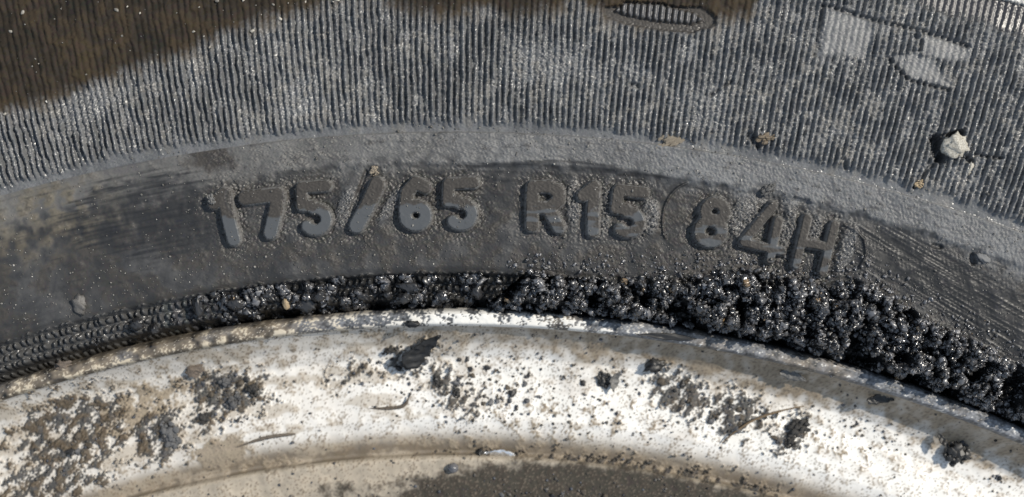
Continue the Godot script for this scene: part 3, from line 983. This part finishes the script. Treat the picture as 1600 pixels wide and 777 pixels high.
func single_pieces() -> void:
	var coal := mottled(Color(0.006, 0.006, 0.006), Color(0.026, 0.025, 0.024), 0.5, 900.0, 5)
	var soot := mottled(Color(0.012, 0.0115, 0.011), Color(0.045, 0.042, 0.038), 0.8, 900.0, 6)
	var grey := mottled(Color(0.05, 0.05, 0.05), Color(0.17, 0.165, 0.155), 0.6, 700.0, 7)
	var tan_ := mottled(Color(0.16, 0.115, 0.065), Color(0.42, 0.33, 0.21), 0.7, 700.0, 8)
	var brown := mottled(Color(0.05, 0.04, 0.032), Color(0.15, 0.12, 0.095), 0.8, 700.0, 9)
	var white := mottled(Color(0.14, 0.125, 0.10), Color(0.56, 0.54, 0.48), 0.6, 500.0, 10)
	# on the tyre
	lay("white_stone", stone(201, 20, 14, 0.5, 0.8), white, 1491, 230, Vector3(18, 10, 19), Vector3(0.2, 0.6, 0.1), 0.2, "rough white stone wedged in the ribbed shoulder of the tyre", "stone")
	lay("white_chip", stone(202, 12, 8, 0.6, 0.9), white, 1515, 263, Vector3(4, 5, 10), Vector3(0, -0.3, 0), 0.3, "thin whitish chip just below the white stone", "stone chip")
	lay("grey_pebble", stone(203, 16, 11, 0.6, 1.0), mottled(Color(0.04, 0.038, 0.036), Color(0.11, 0.105, 0.098), 0.6, 700.0, 12), 124, 476, Vector3(10, 7, 14), Vector3(0, 0.4, 0), 0.15, "grey pebble stuck low on the left of the smooth tyre side", "pebble")
	lay("grey_crumb", stone(204, 14, 10, 0.7, 0.9), mottled(Color(0.09, 0.092, 0.095), Color(0.15, 0.15, 0.15), 0.7), 1536, 404, Vector3(10, 3, 6), Vector3(0, -0.5, 0), 0.3, "dusty grey crumb beside a small pit on the smooth tyre side", "crumb")
	lay("mud_clump", clod(205, 46), mottled(Color(0.06, 0.045, 0.03), Color(0.22, 0.18, 0.13), 0.85), 1195, 217, Vector3(17, 8, 9), Vector3(0, 0.2, 0), 0.3, "brown crusty mud clump at the lower edge of the ribs", "mud clump")
	lay("mud_clump", clod(206, 46), mottled(Color(0.10, 0.085, 0.065), Color(0.30, 0.25, 0.19), 0.85), 585, 267, Vector3(9, 6, 10), Vector3(0, 0.2, 0), 0.3, "sandy mud clump above the slash of the lettering", "mud clump")
	lay("mud_clump", clod(207, 46), mottled(Color(0.09, 0.075, 0.055), Color(0.22, 0.19, 0.15), 0.85), 1046, 218, Vector3(30, 5, 14), Vector3(0, 0.4, 0), 0.2, "flat sandy mud smear below the ribs near the middle", "mud clump")
	lay("mud_clump", clod(208, 46), tan_, 1436, 288, Vector3(10, 5, 7), Vector3(0, 0.4, 0), 0.2, "sandy crumb at the foot of the ribs below the white stone", "mud clump")
	lay("mud_clump", clod(209, 46), mottled(Color(0.03, 0.03, 0.03), Color(0.09, 0.088, 0.085), 0.6), 1200, 297, Vector3(15, 6, 9), Vector3(0, 0.5, 0), 0.3, "dark crumbly clump on the tyre above the digit four", "mud clump")
	lay("mud_clump", clod(210, 46), grey, 333, 312, Vector3(8, 5, 9), Vector3(0, 0.5, 0), 0.3, "greyish clump at the upper left of the first digit", "mud clump")
	# in the gap on the left
	lay("tan_pebble", stone(211, 16, 11, 0.22, 0.9), tan_, 449, 473, Vector3(7, 8, 11), Vector3(0, 0.1, 0), 0.9, "tan pebble caught in the dark gap among rubber lumps", "pebble")
	var rubber_lump := mottled(Color(0.010, 0.010, 0.011), Color(0.035, 0.035, 0.036), 0.3, 900.0, 11)
	var gap := [[312, 476, 9, 24], [345, 486, 22, 22], [368, 474, 14, 12], [418, 462, 17, 12], [398, 488, 12, 9], [478, 474, 17, 18], [500, 462, 12, 12], [520, 488, 10, 10], [542, 480, 10, 9], [566, 462, 14, 9], [590, 482, 13, 10], [640, 448, 20, 12], [632, 466, 12, 11], [660, 468, 14, 14], [690, 462, 10, 13], [700, 474, 9, 8], [150, 532, 12, 10], [218, 506, 11, 11], [244, 514, 9, 10], [270, 500, 12, 11], [745, 455, 9, 15], [768, 470, 10, 7], [430, 492, 9, 8], [606, 460, 8, 8]]
	var shapes := [stone(221, 16, 12, 0.55, 0.7), clod(222, 14, 0.7), stone(223, 16, 12, 0.6, 0.6)]
	var order := gap.duplicate()
	order.sort_custom(func(a, b): return a[0] < b[0])
	var nth := ["first", "second", "third", "fourth", "fifth", "sixth", "seventh", "eighth", "ninth", "tenth", "eleventh", "twelfth", "thirteenth", "fourteenth", "fifteenth", "sixteenth", "seventeenth", "eighteenth", "nineteenth", "twentieth", "twenty-first", "twenty-second", "twenty-third", "last"]
	for i in gap.size():
		var g: Array = gap[i]
		lay("rubber_lump", shapes[i % 3], rubber_lump, g[0], g[1], Vector3(g[2] * 0.85, 9, g[3] * 0.85), Vector3(0, rng.randf() * 0.6 - 0.3, 0), 0.35, "shiny black rubber lump, %s from the left along the dark gap" % nth[order.find(g)], "rubber lump", "rubber lumps in the gap")
	# on the rim
	var shard := lay("rubber_shard", flake(88, 34, 7, 3.0, 0.55, 231), coal, 662, 545, Vector3.ONE, Vector3(0.45, 0.9, 0.4), 24.0, "pointed black rubber shard standing on the rim below its edge", "shard")
	shard.name = "rubber_shard"
	lay("black_clod", clod(232, 46), coal, 641, 566, Vector3(18, 10, 12), Vector3(0, 0.3, 0), 0.5, "black clod at the foot of the pointed shard", "clod")
	lay("black_clod", clod(233, 46), soot, 610, 547, Vector3(13, 8, 8), Vector3(0, 0.3, 0), 0.4, "sooty clod to the left of the pointed shard", "clod")
	lay("black_clod", clod(234, 46), soot, 685, 596, Vector3(9, 8, 13), Vector3(0, 0.5, 0), 0.4, "sooty clod on the rim below right of the pointed shard", "clod")
	lay("black_clod", clod(235, 46), soot, 714, 614, Vector3(8, 7, 10), Vector3(0, 0.3, 0), 0.4, "dark clod ending the trail below the pointed shard", "clod")
	lay("curled_chip", flake(36, 17, 7, 2.5, 1.0, 236), grey, 959, 594, Vector3.ONE, Vector3(0.5, 1.35, 0.1), 11.0, "curled grey chip standing on edge in a dark smudge mid rim", "chip")
	lay("black_clod", clod(237, 46), coal, 943, 594, Vector3(13, 8, 17), Vector3(0, 0.5, 0), 0.4, "black clod against the curled grey chip mid rim", "clod")
	lay("ring_crumb", stone(238, 18, 12, 0.9, 0.6), coal, 1023, 570, Vector3(13, 9, 11), Vector3(0, 0.3, 0), 0.5, "round glossy black crumb lying alone high on the rim", "crumb")
	lay("black_lump", clod(239, 70), coal, 1493, 706, Vector3(25, 15, 23), Vector3(0.1, 0.3, 0), 0.6, "large black lump alone on the bright right end of the rim", "lump")
	lay("black_flake", flake(30, 11, 3, 4.0, 0.9, 240), coal, 1470, 688, Vector3.ONE, Vector3(0, -1.0, 0.4), 16.0, "narrow black flake leaning on the large black lump", "flake")
	lay("black_flake", flake(44, 18, 4, 3.0, 0.8, 241), coal, 1374, 623, Vector3.ONE, Vector3(0.3, 0.1, 0.1), 6.0, "black leaf-shaped flake on the brown band at the right", "flake")
	lay("black_flake", flake(46, 17, 4, 3.0, 0.8, 242), grey, 1238, 586, Vector3.ONE, Vector3(0.2, -0.3, 0.1), 6.0, "glinting dark flake under the rolled rim edge", "flake")
	lay("thin_flake", flake(98, 11, 2, 3.0, 1.3, 243), coal, 1040, 526, Vector3.ONE, Vector3(0.1, -0.09, 0.0), 5.0, "long thin black flake pressed against the underside of the rim edge", "flake")
	lay("black_clod", clod(244, 46), soot, 1248, 668, Vector3(22, 12, 16), Vector3(0, 0.5, 0), 0.4, "ragged dark clod to the right below the dry twig", "clod")
	lay("black_clod", clod(245, 46), soot, 1234, 690, Vector3(14, 9, 10), Vector3(0, 0.8, 0), 0.4, "dark clod at the lower end of the ragged clod", "clod")
	lay("brown_pebble", stone(246, 14, 10, 0.5, 1.0, Vector3.ONE, false), brown, 304, 577, Vector3(14, 8, 11), Vector3(0, 0.3, 0), 0.5, "flat brown pebble on the left part of the rim", "pebble")
	lay("grey_clod", clod(247, 46), mottled(Color(0.04, 0.04, 0.042), Color(0.11, 0.11, 0.11), 0.8), 353, 596, Vector3(14, 10, 12), Vector3(0, 0.3, 0), 0.4, "uppermost grey clod of the cluster right of the brown pebble", "clod")
	lay("grey_clod", clod(248, 46), mottled(Color(0.035, 0.035, 0.037), Color(0.10, 0.10, 0.10), 0.8), 366, 628, Vector3(16, 10, 14), Vector3(0, 0.9, 0), 0.4, "lowest grey clod of the cluster right of the brown pebble", "clod")
	lay("grey_clod", clod(249, 46), soot, 396, 610, Vector3(12, 10, 14), Vector3(0, 0.2, 0), 0.4, "rightmost grey clod of the cluster right of the brown pebble", "clod")
	lay("grey_clod", clod(250, 46), soot, 318, 653, Vector3(13, 8, 12), Vector3(0, 0.2, 0), 0.4, "dark clod alone below the brown pebble", "clod")
	lay("grey_clod", clod(251, 46), mottled(Color(0.05, 0.05, 0.052), Color(0.12, 0.12, 0.12), 0.8), 268, 680, Vector3(22, 8, 24), Vector3(0, 0.6, 0), 0.3, "broad slate grey clod at the right end of the muddy patch", "clod")
	lay("shiny_bead", stone(252, 18, 12, 0.2, 1.0), mottled(Color(0.05, 0.05, 0.055), Color(0.16, 0.16, 0.17), 0.22), 708, 731, Vector3(9, 9, 8), Vector3.ZERO, 0.6, "shiny dark bead on the muddy wheel disc below the groove", "bead")
	lay("rim_crumb", stone(253, 14, 10, 0.8, 0.7), coal, 644, 506, Vector3(11, 5, 5), Vector3.ZERO, 0.4, "shiny dark crumb tucked under the whitish stretch of rim edge", "crumb")
	lay("edge_crumb", stone(254, 14, 10, 0.8, 0.7), coal, 1548, 586, Vector3(9, 6, 8), Vector3.ZERO, 0.4, "dark crumb at the far right among the heap above the rim", "crumb")
	lay("brown_crumb", stone(255, 14, 10, 0.8, 0.7), brown, 98, 572, Vector3(13, 7, 8), Vector3(0, 0.3, 0), 0.4, "brown crumb sitting on the rim edge at the far left", "crumb")
	lay("metal_sliver", flake(54, 13, 2, 4.0, 1.25, 256), plain(Color(0.78, 0.79, 0.80), 0.28, 0.5, 0.85), 780, 709, Vector3.ONE, Vector3(0.35, -0.06, 0.06), 5.0, "bright silver metal sliver lying in the groove of the rim", "metal sliver")
	lay("black_crumb", stone(257, 14, 10, 0.8, 0.7), coal, 750, 708, Vector3(6, 6, 8), Vector3.ZERO, 0.5, "black crumb at the left tip of the silver sliver", "crumb")
	strand("twig", [[1128, 692], [1150, 672], [1178, 655], [1215, 642], [1256, 634]], [[0, 0.8], [0.2, 1.7], [0.6, 2.2], [1, 0.8]], [4, 6, 9, 9, 5], mottled(Color(0.05, 0.033, 0.017), Color(0.2, 0.14, 0.08), 0.7), "dry brown twig curving across the dirt on the rim", "twig")
	strand("bristle", [[578, 638], [605, 638], [630, 634], [641, 618]], [[0, 0.6], [0.4, 3.0], [0.7, 3.2], [1, 0.8]], [1, 2, 3, 9], mottled(Color(0.03, 0.024, 0.018), Color(0.14, 0.11, 0.08), 0.7), "short dark curl with upturned end on the bright rim", "bristle")
	strand("straw", [[372, 698], [395, 690], [425, 682], [462, 678]], [[0, 0.8], [0.4, 3.2], [0.8, 3.0], [1, 1.2]], [1, 2, 2, 2], mottled(Color(0.04, 0.033, 0.025), Color(0.17, 0.14, 0.11), 0.8), "thin brown stalk beside the tan stain low on the left rim", "stalk")

func _ready() -> void:
	rng.seed = 7
	# camera, sky, sun, exposure
	var cam := Camera3D.new()
	cam.name = "camera"
	cam.fov = rad_to_deg(2.0 * atan(388.5 / REACH))
	cam.near = 0.01
	cam.far = 20.0
	cam.position = Vector3((EYE.x - CX) * S, LIFT + REACH * S, (EYE.y - CY) * S)
	cam.rotation_degrees = Vector3(-90, 0, 0)
	add_child(cam)
	cam.current = true
	var lens := CameraAttributesPhysical.new()
	lens.frustum_focal_length = 68.2
	lens.frustum_focus_distance = (REACH + 6.0) * S
	lens.frustum_near = 0.01
	lens.frustum_far = 20.0
	lens.exposure_aperture = 14.0
	cam.attributes = lens
	cam.fov = rad_to_deg(2.0 * atan(388.5 / REACH))
	var env := WorldEnvironment.new()
	env.name = "environment"
	var e := Environment.new()
	e.background_mode = Environment.BG_SKY
	var sky := Sky.new()
	var sm := ProceduralSkyMaterial.new()
	sm.sky_top_color = Color(0.63, 0.70, 0.79)
	sm.sky_horizon_color = Color(0.86, 0.87, 0.87)
	sm.ground_bottom_color = Color(0.25, 0.23, 0.2)
	sm.ground_horizon_color = Color(0.5, 0.48, 0.45)
	sky.sky_material = sm
	e.sky = sky
	e.tonemap_mode = Environment.TONE_MAPPER_LINEAR
	e.tonemap_exposure = 1.1
	e.sdfgi_enabled = true
	e.ssao_enabled = true
	e.ssil_enabled = true
	env.environment = e
	add_child(env)
	var sun := DirectionalLight3D.new()
	sun.name = "sun"
	sun.light_energy = 1.6
	sun.light_color = Color(1.0, 0.97, 0.92)
	sun.light_angular_distance = 0.5
	sun.shadow_enabled = true
	add_child(sun)
	sun.look_at_from_position(Vector3(0.64, 0.72, -0.28), Vector3.ZERO, Vector3.UP)
	# wheel
	tyre_profile = table([[1850, -160], [2292, -140], [2298, -118], [2308, -84], [2316, -54], [2350, -40], [2357, -23], [2366, -17], [2420, -13], [2500, -7], [2600, 0], [2720, 0], [2800, -5], [2900, -20], [3000, -44], [3100, -80]], 4)
	rim_profile = table([[1850, -134], [1900, -130], [2000, -122], [2046, -119], [2051, -122], [2054, -136], [2059, -138], [2070, -134], [2090, -124], [2114, -118], [2150, -121], [2185, -127], [2215, -124], [2240, -108], [2258, -86], [2269, -68], [2272, -51], [2275, -47], [2290, -46], [2295, -53], [2297, -70], [2300, -150], [3100, -150]], 2)
	build_tyre()
	build_rim()
	loose_rubber()
	grit()
	soil()
	single_pieces()
